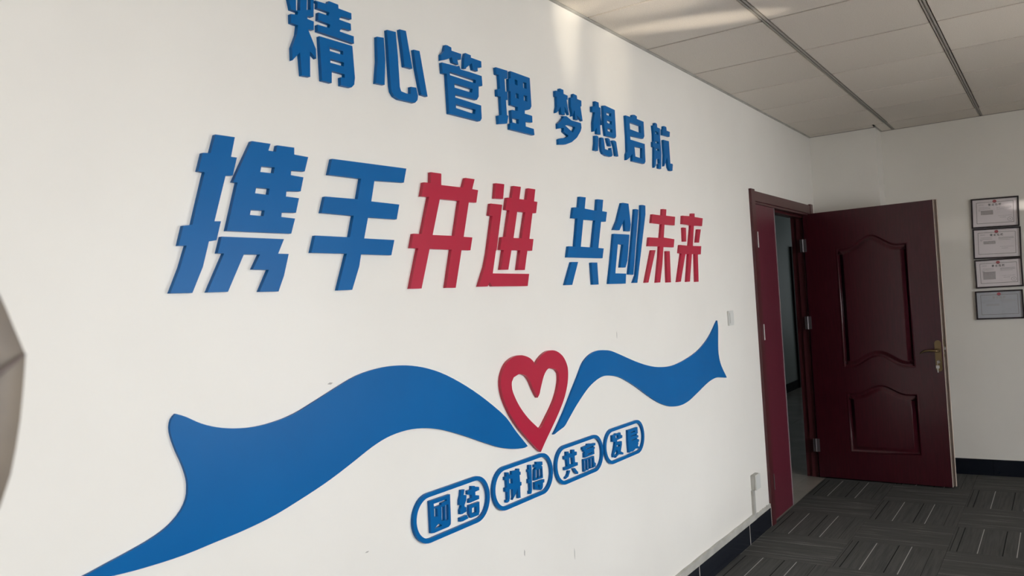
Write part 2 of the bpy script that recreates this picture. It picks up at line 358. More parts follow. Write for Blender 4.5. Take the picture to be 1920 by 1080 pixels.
vs = [(q[0], 0, q[1]) for q in flat]; fs = [tuple(t) for t in tr]
n0 = len(vs)
for q in ring: vs.append((q[0], LT, q[1]))
for i in range(4): fs.append((i, (i+1) % 4, n0+(i+1) % 4, n0+i))
fs.append((n0, n0+1, n0+2, n0+3))
slab = link('slab', mesh('slab', vs, fs), M_MAROON, leaf)
for nm, p in zip(('panel', 'panel'), po):
    prof = [(0, 0), (.003, -.0025), (.008, -.001), (.012, .006), (.020, .009), (.030, .006), (.044, -.002), (.052, -.003)]
    vs = []; fs = []; k = len(p)
    for d, y in prof:
        for q in inset(p, d): vs.append((q[0], y, q[1]))
    for r in range(len(prof)-1):
        for i in range(k): fs.append((r*k+i, r*k+(i+1) % k, (r+1)*k+(i+1) % k, (r+1)*k+i))
    cap = tessellate_polygon([[Vector((q[0], q[2], 0)) for q in vs[-k:]]]); base = len(vs)-k
    for t in cap: fs.append(tuple(base+i for i in t))
    me = mesh(nm, vs, fs)
    for pl in me.polygons: pl.use_smooth = len(pl.vertices) == 4
    link(nm, me, M_MAROON, slab)
box('edge_strip', (LW-.002, .003, .010), (LW+.001, .014, LH), M_RAW, leaf)
box('edge_strip', (LW-.002, .015, .010), (LW+.003, .022, LH), M_SEAL, leaf)
box('rebate_lip', (.012, LT, .010), (LW+.018, LT+.014, LH+.004), M_RAW, leaf, bev=.001)
box('edge_seal', (LW+.008, LT-.004, .010), (LW+.014, LT, LH), M_SEAL, leaf)
for z in (1.811, 1.207, .253):
    h = link('hinge', bxm('hinge', [((.0, -.003, z-.05), (.026, 0, z+.05)), ((-.022, -.010, z-.05), (-.001, -.006, z+.05))], .0008), M_STEEL, leaf)
    link('knuckle', tube('knuckle', [(-.001, -.008, z-.05), (-.001, -.008, z+.05)], .0065, 10, False), M_STEEL, h)
# handle: long backplate, curved lever, cylinder with a key
hx = .904
def rr_loop(x0, x1, z0, z1, r, n=8):
    out = []
    for (cx_, cz_, a0) in ((x1-r, z0+r, -PI/2), (x1-r, z1-r, 0), (x0+r, z1-r, PI/2), (x0+r, z0+r, PI)):
        for i in range(n+1): a = a0+PI/2*i/n; out.append((cx_+r*math.cos(a), cz_+r*math.sin(a)))
    return out
hp = link('handle', prism('handle', [rr_loop(hx-.021, hx+.021, .832, 1.052, .020)], -.008, 0, (0, 2)), M_BRONZE, leaf, label='aged bronze lever handle on a long backplate')
link('lever', tube('lever', [(hx, -.008, .978), (hx, -.04, .978), (hx-.012, -.048, .980), (hx-.05, -.05, .984), (hx-.085, -.048, .979), (hx-.105, -.044, .966), (hx-.112, -.042, .960)], [.012, .009, .0085, .008, .0072, .006, .004], 12), M_BRONZE, hp)
link('collar', tube('collar', [(hx, -.006, .978), (hx, -.016, .978)], .016, 20, False), M_BRONZE, hp)
link('lock_cylinder', tube('lock_cylinder', [(hx, -.006, .900), (hx, -.018, .900)], .010, 16, False), M_CHROME, hp)
box('latch_plate', (LW-.001, .008, .93), (LW+.0035, .030, 1.06), M_BRONZE, leaf)
box('latch', (LW+.002, .012, .983), (LW+.012, .028, 1.003), M_CHROME, leaf, bev=.001)
box('deadbolt', (LW+.002, .012, .955), (LW+.006, .028, .968), M_CHROME, leaf, bev=.001)
# key hanging in the lock
LM = Matrix.Translation((-.048, 6.557, 0)) @ Matrix.Rotation(math.atan2(6.484-6.557, .889+.048), 4, 'Z')
kb = empty('key_bunch', LM @ Vector((hx, -.018, .90)), math.atan2(6.484-6.557, .937), label='small chrome key with a spare hanging from it in the bronze door lock', cat='keys')
link('key', bxm('key', [((-.001, -.018, -.004), (.001, .0, .004)), ((-.0012, -.042, -.011), (.0012, -.018, .011))], .001), M_CHROME, kb)
link('ring', tube('ring', [(.0, -.036+.011*math.cos(a), -.013+.011*math.sin(a)) for a in [2*PI*i/16 for i in range(17)]], .0009, 6), M_CHROME, kb)
link('key', bxm('key', [((-.010, -.040, -.042), (.012, -.038, -.022)), ((-.003, -.040, -.072), (.004, -.038, -.042))], .0008), M_CHROME, kb)

# ------------------------------------------------------------------ raised wall lettering
GLYPHS = {
 'jing': (0.012, [[[(14189,23193),(14228,22994),(14270,22808),(14496,22809),(14469,22723),(14249,22688),(14242,22455),(14468,22450),(14419,22204),(14228,21813),(14222,21482),(14484,21745),(14511,21146),(14792,21166),(14833,21851),(15040,21702),(15044,21967),(14809,22427),(15008,22457),(15025,22691),(14804,22703),(14810,22787),(15002,22803),(15027,22822),(15078,23434),(14968,23409),(14930,22977),(14799,22941),(14840,23413),(14616,23348),(14569,22866),(14435,22830),(14452,23269)]],[[(15184,23091),(15610,23092),(15568,22986),(15210,22985),(15184,22771),(15612,22759),(15574,22653),(15154,22642),(15147,22459),(16485,22443),(16490,22649),(15971,22654),(15960,22679),(16055,22774),(16400,22792),(16401,22983),(15974,22986),(15966,23002),(16042,23099),(16441,23116),(16448,23290),(15960,23294),(15959,23397),(15610,23402),(15559,23301),(15112,23279),(15200,23234)]],[[(15204,21151),(15549,21149),(15574,21486),(16054,21490),(16046,21394),(15899,21376),(15892,21150),(16265,21163),(16297,21174),(16402,21273),(16446,21471),(16415,22360),(15194,22341)],[(16044,22131),(16036,22022),(15550,22021),(15535,22125)],[(16055,21810),(16032,21701),(15541,21703),(15542,21807)]]]),
 'xin': (0.012, [[[(17408,22142),(17286,21482),(17652,21502),(17741,22248),(17730,22907),(17443,22871)]],[[(17899,22371),(17915,21541),(17944,21362),(18047,21241),(18246,21184),(18947,21197),(18979,21210),(19094,21310),(19135,21445),(19069,21689),(18813,21667),(18793,21445),(18623,21423),(18364,21447),(18314,21562),(18309,22487),(18271,23211),(17891,23181)]],[[(18514,22884),(18580,22236),(18937,22246),(18941,22254),(18738,23358),(18453,23337)]],[[(19109,22379),(19239,21761),(19300,21515),(19591,21506),(19330,22878),(19055,22859)]]]),
 'guan': (0.012, [[[(20392,22822),(20701,22921),(20947,23046),(20998,22881),(21291,22867),(21231,23048),(21435,23071),(21472,23266),(20955,23258),(20954,23361),(20751,23386),(20654,23376),(20564,23154),(20400,23009)]],[[(21629,23172),(21572,22806),(21697,22817),(21701,22853),(22028,23077),(22091,22870),(22355,22871),(22355,23007),(22588,23049),(22594,23262),(22004,23261),(22011,23340),(21710,23352)]],[[(20420,22413),(20632,22424),(20641,21147),(22300,21154),(22339,21174),(22423,21271),(22433,21712),(21008,21735),(21018,21837),(22202,21862),(22211,21870),(22325,21998),(22357,22375),(22558,22402),(22580,22435),(22571,22750),(21855,22750),(21393,22730),(21325,22850),(21266,22801),(20415,22757),(20411,22756)],[(22214,22534),(22170,22419),(20804,22424),(20781,22530)],[(21998,22197),(21939,22059),(21008,22059),(21003,22194)],[(22096,21510),(22047,21350),(21017,21387),(21021,21515)]]]),
 'li': (0.012, [[[(23467,22996),(23637,23003),(23641,22515),(23467,22465),(23459,22225),(23654,22232),(23648,21583),(23431,21531),(23435,21235),(23963,21331),(24071,21619),(23985,21637),(23971,22175),(24099,22197),(24101,22487),(23968,22477),(23972,22942),(24159,22987),(24177,23265),(23465,23243),(23456,23239)]],[[(24359,23032),(24241,22994),(24218,22540),(24312,22536),(24280,22050),(24720,22045),(24703,21888),(24331,21881),(24271,21852),(24274,21405),(24155,21351),(24134,21152),(25718,21154),(25753,21173),(25736,21393),(25183,21404),(25189,21588),(25665,21624),(25674,21875),(25169,21878),(25185,22026),(25413,22054),(25564,22109),(25667,22238),(25663,23297),(24381,23294)],[(24736,21591),(24718,21423),(24314,21422),(24309,21580)],[(24802,23041),(24797,22843),(24621,22856),(24626,23036)],[(25418,23061),(25408,22835),(25168,22832),(25177,23057)],[(24833,22544),(24828,22360),(24633,22366),(24637,22543)],[(25404,22574),(25396,22356),(25169,22366),(25176,22564)]]]),
 'meng': (0.012, [[[(27506,22940),(27598,22938),(27566,22542),(27473,22359),(27469,22282),(27637,22380),(27836,22592),(27868,22293),(28148,22304),(28151,22649),(28481,22362),(28487,22371),(28362,22968),(28452,22970),(28461,23141),(28150,23153),(28147,23315),(27872,23320),(27835,23165),(27668,23185),(27518,23165)]],[[(28670,22728),(28760,22475),(28738,22356),(28735,22346),(28806,22418),(28962,22639),(28971,22262),(29199,22262),(29076,22463),(29583,22279),(29592,22295),(29490,22867),(29573,22897),(29587,23134),(29242,23143),(29229,23284),(28937,23303),(28885,23125),(28704,23114)]],[[(28016,22185),(27775,21998),(27558,21871),(27556,21674),(27950,21762),(27998,21731),(27961,21613),(28338,21489),(28066,21370),(27694,21308),(27542,21257),(27531,21044),(28068,21114),(28561,21268),(29022,21518),(29365,21827),(29458,21982),(29442,22174),(28775,22171),(28656,22169),(28266,22275),(27965,22234),(28043,22216)],[(28432,21954),(28885,21938),(28929,21917),(28709,21676),(28103,21882)]]]),
 'xiang': (0.012, [[[(30511,22818),(30746,22837),(30535,22362),(30501,21977),(30636,22038),(30805,22185),(30820,21922),(31130,21934),(31158,22652),(31336,22387),(31231,22802),(31263,22807),(31264,23119),(31145,23123),(31137,23325),(30802,23326),(30783,23109),(30518,23056)]],[[(31518,22471),(31606,21959),(32526,21970),(32521,21974),(32626,22072),(32652,23251),(31728,23294),(31554,23264)],[(32284,23037),(32231,22879),(31810,22897),(31796,23016)],[(32299,22685),(32261,22524),(31817,22557),(31820,22694)],[(32286,22324),(32249,22169),(31822,22195),(31824,22325)]],[[(30588,21489),(30482,21187),(30772,21186),(30796,21195),(30896,21673),(30905,21825),(30764,21849),(30632,21827)]],[[(31110,21476),(31147,21237),(31261,21129),(31558,21075),(32002,21086),(32044,21094),(32166,21178),(32087,21459),(32148,21487),(31992,21474),(31979,21383),(31880,21346),(31454,21358),(31438,21602),(31395,21828),(31171,21823)]],[[(31775,21706),(31868,21549),(32045,21549),(32059,21579),(31962,21856),(31846,21883),(31709,21874)]],[[(32408,21560),(32484,21185),(32715,21181),(32592,21824),(32425,21859),(32238,21838)]]]),
 'qi': (0.012, [[[(33739,22246),(33683,21507),(33570,21386),(33533,21124),(33556,21117),(33829,21242),(34196,21484),(34146,21138),(35429,21151),(35460,21170),(35580,21273),(35633,22121),(34079,22122),(34077,22301),(35499,22351),(35514,22374),(35636,22489),(35656,23188),(34915,23207),(34933,23329),(34690,23366),(34461,23328),(34388,23190),(33732,23186),(33728,23184)],[(35282,22928),(35269,22584),(34108,22603),(34095,22931)],[(35303,21884),(35228,21376),(34499,21391),(34456,21853)]]]),
 'hang': (0.012, [[[(36749,22794),(36726,22391),(36593,22353),(36569,22111),(36725,22099),(36566,21177),(36590,21092),(36769,21222),(36813,21397),(36891,21565),(37227,21603),(37239,21384),(37085,21314),(37086,21113),(37383,21112),(37541,21881),(37521,22225),(37503,22677),(37567,23139),(37216,23149),(37221,23311),(37112,23344),(36959,23338),(36928,23217),(36718,23172)],[(37307,22916),(37285,22778),(36950,22808),(36971,22945)],[(37279,22444),(37290,22327),(36903,22337),(36907,22456)],[(37283,22089),(37293,21973),(36907,21985),(36910,22094)]],[[(37837,22866),(38718,22889),(38784,23151),(38373,23155),(38374,23328),(38200,23347),(38023,23336),(37976,23179),(37884,23166)]],[[(37886,22246),(37907,21867),(37788,21364),(37776,21288),(37951,21458),(38194,21791),(38306,21283),(38455,21147),(38695,21144),(38927,21220),(38804,21207),(38902,21467),(38856,21532),(38590,21516),(38586,22647),(37887,22627)]]]),
 'xie': (0.012, [[[(11633,18772),(11425,18754),(11283,18318),(11446,18309),(11061,17095),(10834,17063),(10693,16614),(10888,16619),(10704,16137),(10432,15574),(10973,15571),(11272,16150),(11464,16732),(11667,16767),(11813,17211),(11639,17202),(12004,18286),(12206,18310),(12349,18752),(12185,18752),(12322,19234),(11789,19225)]],[[(12443,18581),(12203,18157),(12326,18153),(11956,16995),(13868,17004),(14018,17393),(13580,17409),(13600,17524),(14058,17543),(14184,17924),(13761,17936),(13788,18075),(14253,18105),(14370,18477),(13956,18494),(13977,18615),(14425,18636),(14568,19024),(14107,19035),(14119,19214),(13577,19203),(13527,19038),(13290,19034),(13369,19213),(12808,19207)],[(13458,18635),(13413,18483),(13009,18477),(13048,18622)],[(13266,18090),(13222,17933),(12820,17941),(12862,18085)],[(13077,17537),(13034,17398),(12633,17405),(12668,17532)]],[[(11680,16468),(11850,16464),(11356,15575),(11902,15576),(12401,16456),(12865,16459),(12637,16098),(13104,16087),(12796,15559),(13368,15554),(13565,15945),(13751,16488),(13419,16490),(13627,16857),(11814,16857)]]]),
 'shou': (0.012, [[[(15252,18632),(16461,18639),(16281,18054),(15083,18036),(14922,17593),(16096,17582),(15905,16984),(14662,16986),(14498,16535),(15754,16533),(15347,15542),(15881,15547),(16200,16193),(16295,16527),(17522,16521),(17686,16966),(16452,16970),(16652,17570),(17840,17577),(17988,18022),(16818,18032),(16995,18638),(18245,18694),(18395,19129),(15411,19077)]]]),
 'bing': (0.012, [[[(19494,18796),(19164,18787),(19012,18344),(19379,18355),(18931,17190),(18545,17183),(18397,16748),(18730,16748),(18257,15537),(18774,15534),(19260,16743),(20344,16743),(19955,15536),(20442,15528),(20866,16744),(21339,16746),(21487,17172),(21018,17177),(21410,18341),(21823,18348),(21965,18779),(21639,18787),(21806,19132),(21307,19129),(21133,18796),(20014,18777),(20048,19143),(19537,19137)],[(20910,18341),(20533,17190),(19443,17179),(19900,18327)]]]),
 'jin': (0.012, [[[(22915,18572),(23420,18590),(23547,19122),(23032,19110)]],[[(22513,17962),(22710,17951),(22285,16642),(22105,16217),(21683,15546),(22188,15544),(22313,15682),(22457,15542),(24663,15522),(24805,15960),(22525,15985),(22792,16761),(22832,16776),(23006,17312),(23342,18384),(22646,18378)]],[[(23967,18668),(23673,18657),(23531,18219),(23773,18212),(23438,17273),(23196,17246),(23044,16803),(23267,16793),(23011,16109),(23479,16112),(23752,16807),(24308,16807),(24063,16103),(24534,16103),(24780,16810),(25101,16809),(25244,17246),(24963,17244),(25281,18208),(25530,18218),(25673,18649),(25440,18653),(25582,19113),(25092,19110),(24934,18669),(24457,18665),(24606,19118),(24130,19111)],[(24803,18204),(24451,17247),(23925,17240),(24273,18207)]]]),
 'gong': (0.012, [[[(28821,18644),(28392,18624),(28230,18180),(28646,18190),(28317,17046),(27806,17045),(27641,16605),(30600,16612),(30760,17030),(30282,17039),(30674,18167),(31109,18185),(31273,18613),(30838,18620),(30995,19117),(30466,19102),(30329,18603),(29307,18631),(29451,19106),(28957,19096)],[(30150,18189),(29765,17045),(28777,17051),(29128,18171)]],[[(27365,15519),(27893,15518),(28480,16432),(27971,16424)]],[[(29613,15508),(30105,15507),(30104,16423),(29604,16419)]]]),
 'chuang': (0.012, [[[(32210,18274),(31794,17864),(32366,17872),(32932,18398),(32950,17859),(33414,17867),(33554,18173),(33446,19122),(32893,19125),(32761,19107)]],[[(31400,16479),(31041,15518),(32652,15513),(32754,15955),(31702,15966),(32125,17264),(32647,17239),(32234,16226),(32739,16228),(32979,16547),(33320,17646),(33336,17716),(31796,17695)]],[[(33635,17581),(33257,16497),(33014,15919),(33494,15899),(33939,17308),(34394,18698),(34453,18917),(34204,18925),(34075,18916)]],[[(34662,18538),(34228,17237),(33782,15889),(33433,15537),(33853,15532),(35197,18738),(35243,19154),(34983,19168),(34785,19156)]]]),
 'wei': (0.012, [[[(37150,18791),(35989,18791),(35819,18365),(37004,18365),(36753,17680),(35463,17664),(35294,17246),(36599,17265),(36471,16817),(35961,15517),(36405,15521),(36805,16431),(37056,17253),(38318,17260),(38482,17676),(37163,17715),(37364,18363),(38625,18378),(38758,18824),(37614,18818),(37713,19134),(37238,19122)]],[[(34710,15527),(35050,15531),(36091,17071),(35650,17061)]],[[(37246,15512),(37695,15510),(37798,17064),(37371,17052)]]]),
 'lai': (0.012, [[[(40969,18977),(39763,18939),(39641,18503),(40820,18481),(40383,17390),(39154,17408),(38975,16988),(39281,16963),(38532,15517),(38960,15530),(39820,16952),(40248,16960),(39750,15514),(40178,15519),(40702,16968),(41144,16976),(41001,15501),(41399,15502),(41541,16963),(41976,16976),(42126,17422),(40913,17401),(41244,18492),(42442,18521),(42619,18959),(41435,18963),(41468,19150),(41023,19130)]],[[(39661,17593),(40032,17608),(40114,18328),(39705,18321)]],[[(41420,17599),(41831,17605),(42214,18330),(41753,18320)]]]),
 'tuan': (0.01, [[[(18593,8223),(18729,8201),(19424,8205),(19526,8254),(19545,8330),(19576,9170),(18668,9180),(18604,9176)],[(19143,9050),(19411,9061),(19406,9008),(19151,9000),(19137,8946),(18793,8939),(18779,9059)],[(18942,8879),(18928,8648),(18777,8664),(18790,8916)],[(19127,8327),(18732,8313),(18968,8428)],[(19277,8872),(19249,8454),(19112,8459),(19141,8876)],[(19469,8887),(19438,8421),(19301,8427),(19331,8891)]]]),
 'jie': (0.01, [[[(20110,9007),(20038,8869),(20020,8726),(20122,8687),(20034,8561),(20029,8435),(20140,8422),(20352,8446),(20360,8584),(20273,8613),(20265,8669),(20368,8800),(20400,8952),(20249,8991),(20317,9154),(20143,9170)]],[[(20003,8209),(20142,8193),(20422,8216),(20362,8336),(20014,8327)]],[[(20462,8953),(20665,8899),(20661,8803),(20533,8801),(20497,8678),(20590,8672),(21049,8682),(21053,8794),(20857,8842),(20862,8954),(21077,8962),(21079,9063),(20858,9117),(20856,9144),(20679,9174),(20664,9070),(20461,9075)]],[[(20475,8341),(20560,8190),(20992,8180),(20979,8198),(21028,8282),(21051,8594),(21045,8597),(20501,8604)],[(20874,8485),(20862,8297),(20625,8319),(20641,8486)]]]),
 'pin': (0.01, [[[(22549,8968),(22639,8949),(22643,8710),(22544,8708),(22544,8572),(22653,8543),(22641,8289),(22551,8294),(22559,8201),(22597,8192),(22730,8214),(22774,8307),(22794,8602),(22987,8559),(22976,8284),(22935,8229),(22929,8209),(23127,8355),(23278,8538),(23288,8186),(23489,8168),(23419,8182),(23442,8583),(23522,8582),(23534,8694),(23448,8720),(23445,8962),(23512,8951),(23515,9058),(23448,9071),(23454,9177),(23326,9197),(23292,9155),(22992,9184),(22979,9070),(22802,9092),(22791,9184),(22658,9204),(22639,9069),(22549,9072)],[(22994,8922),(22992,8762),(22791,8806),(22793,8964)]]]),
 'bo': (0.01, [[[(24056,9031),(23995,9035),(23985,8944),(24043,8932),(24057,8682),(23988,8700),(23973,8559),(24061,8532),(24054,8277),(23987,8275),(23990,8170),(24095,8159),(24128,8177),(24176,8282),(24192,8514),(24228,9152),(24207,9165),(24072,9177)]],[[(24422,9017),(24561,8999),(24414,8950),(24364,8561),(24667,8552),(24935,8542),(24942,8965),(24863,9001),(24964,9016),(24960,9119),(24985,9127),(24570,9194),(24561,9115),(24426,9116)],[(24679,8908),(24652,8614),(24464,8613),(24491,8916)],[(24900,8898),(24880,8600),(24691,8600),(24711,8905)]],[[(24362,8267),(24398,8235),(24599,8194),(24719,8147),(24800,8150),(24886,8207),(24921,8369),(25011,8367),(25024,8475),(24983,8489),(24696,8497),(24381,8497)],[(24708,8325),(24650,8182),(24510,8413)]]]),
 'gong_s': (0.01, [[[(26528,8902),(26693,8871),(26708,8614),(26508,8609),(26493,8505),(26704,8482),(27111,8498),(27495,8495),(27510,8609),(27298,8650),(27298,8900),(27469,8906),(27484,9026),(27303,9067),(27312,9141),(27131,9162),(27103,9016),(26870,9086),(26872,9148),(26701,9169),(26684,9028),(26526,9024)],[(27124,8864),(27130,8614),(26879,8663),(26887,8909)]],[[(26719,8341),(26636,8268),(26528,8238),(26520,8167),(26742,8217),(26761,8249),(26882,8375),(26888,8426),(26760,8431)]],[[(27176,8369),(27255,8262),(27366,8183),(27485,8160),(27496,8250),(27472,8242),(27261,8437),(27124,8443)]]]),
 'ying': (0.01, [[[(27944,9022),(28027,8991),(28044,8926),(28135,8886),(28067,8859),(28051,8683),(28107,8674),(28886,8679),(28876,8864),(28936,8885),(28954,8945),(28812,9007),(29006,9008),(29024,9097),(28951,9111),(28750,9110),(28623,9148),(28382,9175),(28343,9122),(27956,9113)],[(28808,9008),(28840,8974),(28255,8971),(28221,9009)],[(28695,8788),(28704,8749),(28337,8741),(28289,8782)]],[[(27960,8143),(28067,8145),(28165,8163),(28278,8137),(28349,8178),(28747,8153),(28884,8182),(28908,8153),(28960,8286),(28851,8355),(28840,8607),(28262,8620),(27984,8633)],[(28241,8567),(28213,8186),(28016,8194),(28043,8573)],[(28483,8560),(28460,8184),(28262,8191),(28285,8566)],[(28762,8546),(28737,8181),(28536,8189),(28561,8553)]]]),
 'fa': (0.01, [[[(30493,8884),(30756,8829),(30643,8587),(30476,8342),(30482,8233),(30618,8237),(30682,8276),(30715,8176),(31004,8263),(31413,8184),(31440,8256),(31206,8358),(31353,8634),(31363,8771),(30935,8805),(30919,8879),(31431,8902),(31445,9003),(31303,9049),(31286,9154),(31139,9143),(30836,9178),(30768,9148),(30507,9148)],[(31138,8667),(31159,8583),(30870,8604),(30831,8663)],[(30953,8341),(30758,8260),(30596,8351),(30851,8510)],[(31061,9075),(31058,8959),(30816,8971),(30819,9086)]]]),
 'zhan': (0.01, [[[(31951,8652),(31956,8161),(32055,8142),(32127,8168),(32354,8140),(32529,8180),(32655,8218),(33007,8151),(33027,8214),(32896,8298),(32963,8386),(32937,8452),(33038,8465),(33041,8557),(32870,8602),(32842,8653),(32994,8650),(32997,8742),(32947,8747),(32831,8823),(32958,8840),(32962,9109),(32920,9125),(31979,9135)],[(32667,9001),(32685,8960),(32282,8961),(32264,9000)],[(32826,8830),(32838,8798),(32273,8802),(32257,8835)],[(32805,8647),(32811,8614),(32306,8621),(32300,8653)]]]),
 'ribbon_left': (0.008, [[[(10393,12927),(10340,12871),(10305,12788),(10288,12691),(10293,12589),(10317,12471),(10344,12374),(10380,12266),(10418,12157),(10462,12050),(10509,11942),(10550,11834),(10585,11725),(10615,11616),(10636,11518),(10646,11402),(10641,11299),(10629,11195),(10599,11091),(10543,10984),(10465,10879),(10364,10782),(10246,10692),(10162,10641),(10073,10594),(9976,10550),(9870,10510),(9755,10472),(9630,10435),(9489,10398),(9338,10362),(9189,10328),(9049,10296),(8911,10267),(8767,10235),(8606,10199),(8438,10161),(8289,10131),(8165,10112),(8059,10100),(7977,10090),(7920,10076),(8072,10056),(8259,10031),(8456,10007),(8672,9983),(8897,9960),(9116,9942),(9314,9930),(9504,9922),(9713,9917),(9950,9913),(10206,9913),(10467,9920),(10735,9936),(11010,9959),(11284,9982),(11554,10001),(11822,10021),(12097,10049),(12382,10083),(12674,10124),(12974,10178),(13289,10247),(13614,10327),(13928,10407),(14223,10484),(14507,10563),(14787,10648),(15071,10742),(15353,10841),(15618,10936),(15861,11026),(16088,11111),(16309,11186),(16520,11251),(16724,11306),(16931,11350),(17143,11382),(17356,11405),(17572,11418),(17789,11422),(18009,11417),(18232,11402),(18456,11376),(18683,11341),(18912,11298),(19135,11249),(19361,11191),(19618,11115),(19923,11015),(20260,10896),(20604,10771),(20957,10636),(21316,10494),(21652,10365),(21950,10255),(22224,10158),(22488,10075),(22743,10005),(22987,9948),(23227,9902),(23479,9862),(23727,9830),(23927,9820),(24087,9845),(24086,9854),(23915,10013),(23665,10243),(23431,10459),(23249,10647),(23096,10824),(22887,11024),(22559,11269),(22163,11533),(21776,11778),(21424,11989),(21082,12182),(20745,12360),(20409,12528),(20080,12681),(19768,12816),(19484,12926),(19217,13016),(18953,13094),(18689,13162),(18428,13218),(18170,13263),(17916,13298),(17665,13321),(17417,13333),(17177,13338),(16940,13333),(16696,13318),(16437,13292),(16170,13256),(15908,13206),(15656,13139),(15407,13059),(15154,12975),(14886,12885),(14613,12791),(14354,12704),(14120,12625),(13900,12553),(13685,12494),(13471,12448),(13262,12415),(13057,12390),(12855,12372),(12658,12363),(12465,12362),(12273,12372),(12084,12391),(11907,12416),(11742,12446),(11587,12480),(11442,12519),(11308,12561),(11182,12608),(11059,12660),(10931,12724),(10806,12795),(10696,12858),(10566,12918),(10444,12966)]]]),
 'heart': (0.012, [[[(24819,12686),(24777,12744),(24702,12815),(24593,12889),(24496,12939),(24379,12983),(24256,13021),(24129,13052),(23996,13076),(23862,13086),(23728,13084),(23594,13073),(23464,13052),(23340,13021),(23220,12980),(23108,12930),(23007,12867),(22914,12795),(22834,12717),(22765,12632),(22708,12541),(22665,12449),(22623,12314),(22611,12171),(22619,12065),(22640,11952),(22675,11832),(22724,11704),(22787,11570),(22865,11427),(22962,11272),(23073,11109),(23196,10949),(23329,10795),(23474,10644),(23624,10496),(23784,10351),(23950,10209),(24113,10072),(24270,9939),(24425,9811),(24575,9693),(24721,9590),(24862,9497),(24869,9493),(25007,9621),(25118,9722),(25236,9825),(25361,9929),(25488,10034),(25622,10145),(25767,10265),(25918,10391),(26063,10516),(26199,10636),(26329,10755),(26454,10876),(26576,10999),(26689,11122),(26788,11246),(26873,11372),(26950,11500),(27015,11622),(27064,11734),(27100,11838),(27126,11940),(27144,12047),(27154,12149),(27155,12237),(27146,12316),(27123,12400),(27082,12489),(27025,12583),(26952,12677),(26867,12766),(26763,12848),(26640,12919),(26513,12978),(26387,13026),(26257,13059),(26125,13079),(25991,13088),(25857,13088),(25727,13077),(25603,13052),(25483,13016),(25375,12977),(25237,12913),(25120,12846),(25028,12783),(24848,12646)],[(24976,11537),(25046,11621),(25078,11697),(25128,11792),(25187,11892),(25249,11994),(25313,12096),(25380,12188),(25473,12287),(25571,12361),(25687,12418),(25813,12442),(25933,12426),(26044,12398),(26169,12371),(26290,12332),(26377,12259),(26455,12173),(26459,12062),(26447,11937),(26413,11827),(26363,11705),(26303,11585),(26233,11471),(26152,11359),(26061,11249),(25955,11140),(25839,11033),(25724,10931),(25615,10840),(25507,10755),(25400,10670),(25286,10577),(25173,10484),(25081,10413),(25009,10372),(24869,10326),(24793,10377),(24666,10461),(24537,10549),(24406,10643),(24273,10742),(24141,10848),(24008,10965),(23876,11090),(23753,11216),(23641,11345),(23542,11475),(23457,11599),(23384,11715),(23322,11829),(23272,11955),(23264,12111),(23284,12214),(23427,12368),(23429,12357),(23724,12428),(23873,12421),(23989,12401),(24096,12369),(24206,12319),(24309,12247),(24391,12164),(24470,12055),(24529,11959),(24592,11848),(24665,11732),(24754,11611),(24853,11485),(24873,11458)]]]),
 'ribbon_right': (0.008, [[[(25883,9955),(25983,9960),(26120,10001),(26302,10040),(26466,10075),(26587,10098),(26685,10125),(26773,10166),(26846,10211),(26919,10263),(27030,10338),(27201,10455),(27409,10598),(27621,10736),(27824,10859),(28027,10978),(28231,11091),(28437,11202),(28647,11306),(28858,11397),(29070,11474),(29282,11539),(29493,11594),(29705,11639),(29918,11671),(30130,11685),(30336,11681),(30541,11664),(30759,11638),(31003,11604),(31261,11557),(31521,11497),(31772,11422),(32024,11333),(32294,11231),(32585,11116),(32894,10988),(33223,10846),(33581,10682),(33958,10502),(34326,10333),(34670,10182),(35004,10041),(35345,9911),(35705,9787),(36072,9674),(36428,9580),(36770,9509),(37101,9459),(37420,9423),(37718,9400),(38003,9391),(38292,9395),(38593,9411),(38899,9440),(39210,9484),(39520,9544),(39838,9615),(40186,9693),(40590,9787),(41023,9890),(41426,9980),(41769,10052),(42082,10110),(42397,10154),(42730,10188),(43063,10208),(43384,10205),(43685,10176),(43972,10138),(44257,10104),(44542,10070),(44824,10033),(44876,10026),(44715,10180),(44410,10463),(44149,10729),(43972,10972),(43866,11205),(43809,11449),(43798,11711),(43830,11965),(43870,12204),(43916,12449),(43968,12686),(43996,12874),(43995,13009),(43975,13137),(43947,13316),(43898,13304),(43612,13133),(43242,12892),(42873,12671),(42541,12502),(42210,12353),(41851,12213),(41458,12075),(41037,11947),(40584,11832),(40075,11731),(39534,11644),(39024,11571),(38569,11515),(38146,11474),(37750,11445),(37393,11429),(37064,11426),(36723,11435),(36352,11456),(35970,11487),(35595,11525),(35233,11573),(34878,11632),(34530,11699),(34188,11770),(33853,11849),(33522,11931),(33193,12018),(32869,12111),(32565,12199),(32289,12280),(32033,12358),(31780,12432),(31520,12507),(31263,12580),(31023,12644),(30809,12690),(30609,12720),(30402,12741),(30179,12761),(29950,12774),(29729,12774),(29517,12758),(29312,12728),(29121,12688),(28943,12635),(28778,12572),(28633,12505),(28518,12441),(28423,12372),(28320,12284),(28201,12167),(28074,12029),(27934,11882),(27780,11731),(27614,11570),(27435,11395),(27235,11191),(27023,10972),(26827,10777),(26657,10621),(26503,10489),(26363,10369),(26234,10259),(26119,10161),(26024,10083),(25931,10016),(25860,9970)]]]),
}
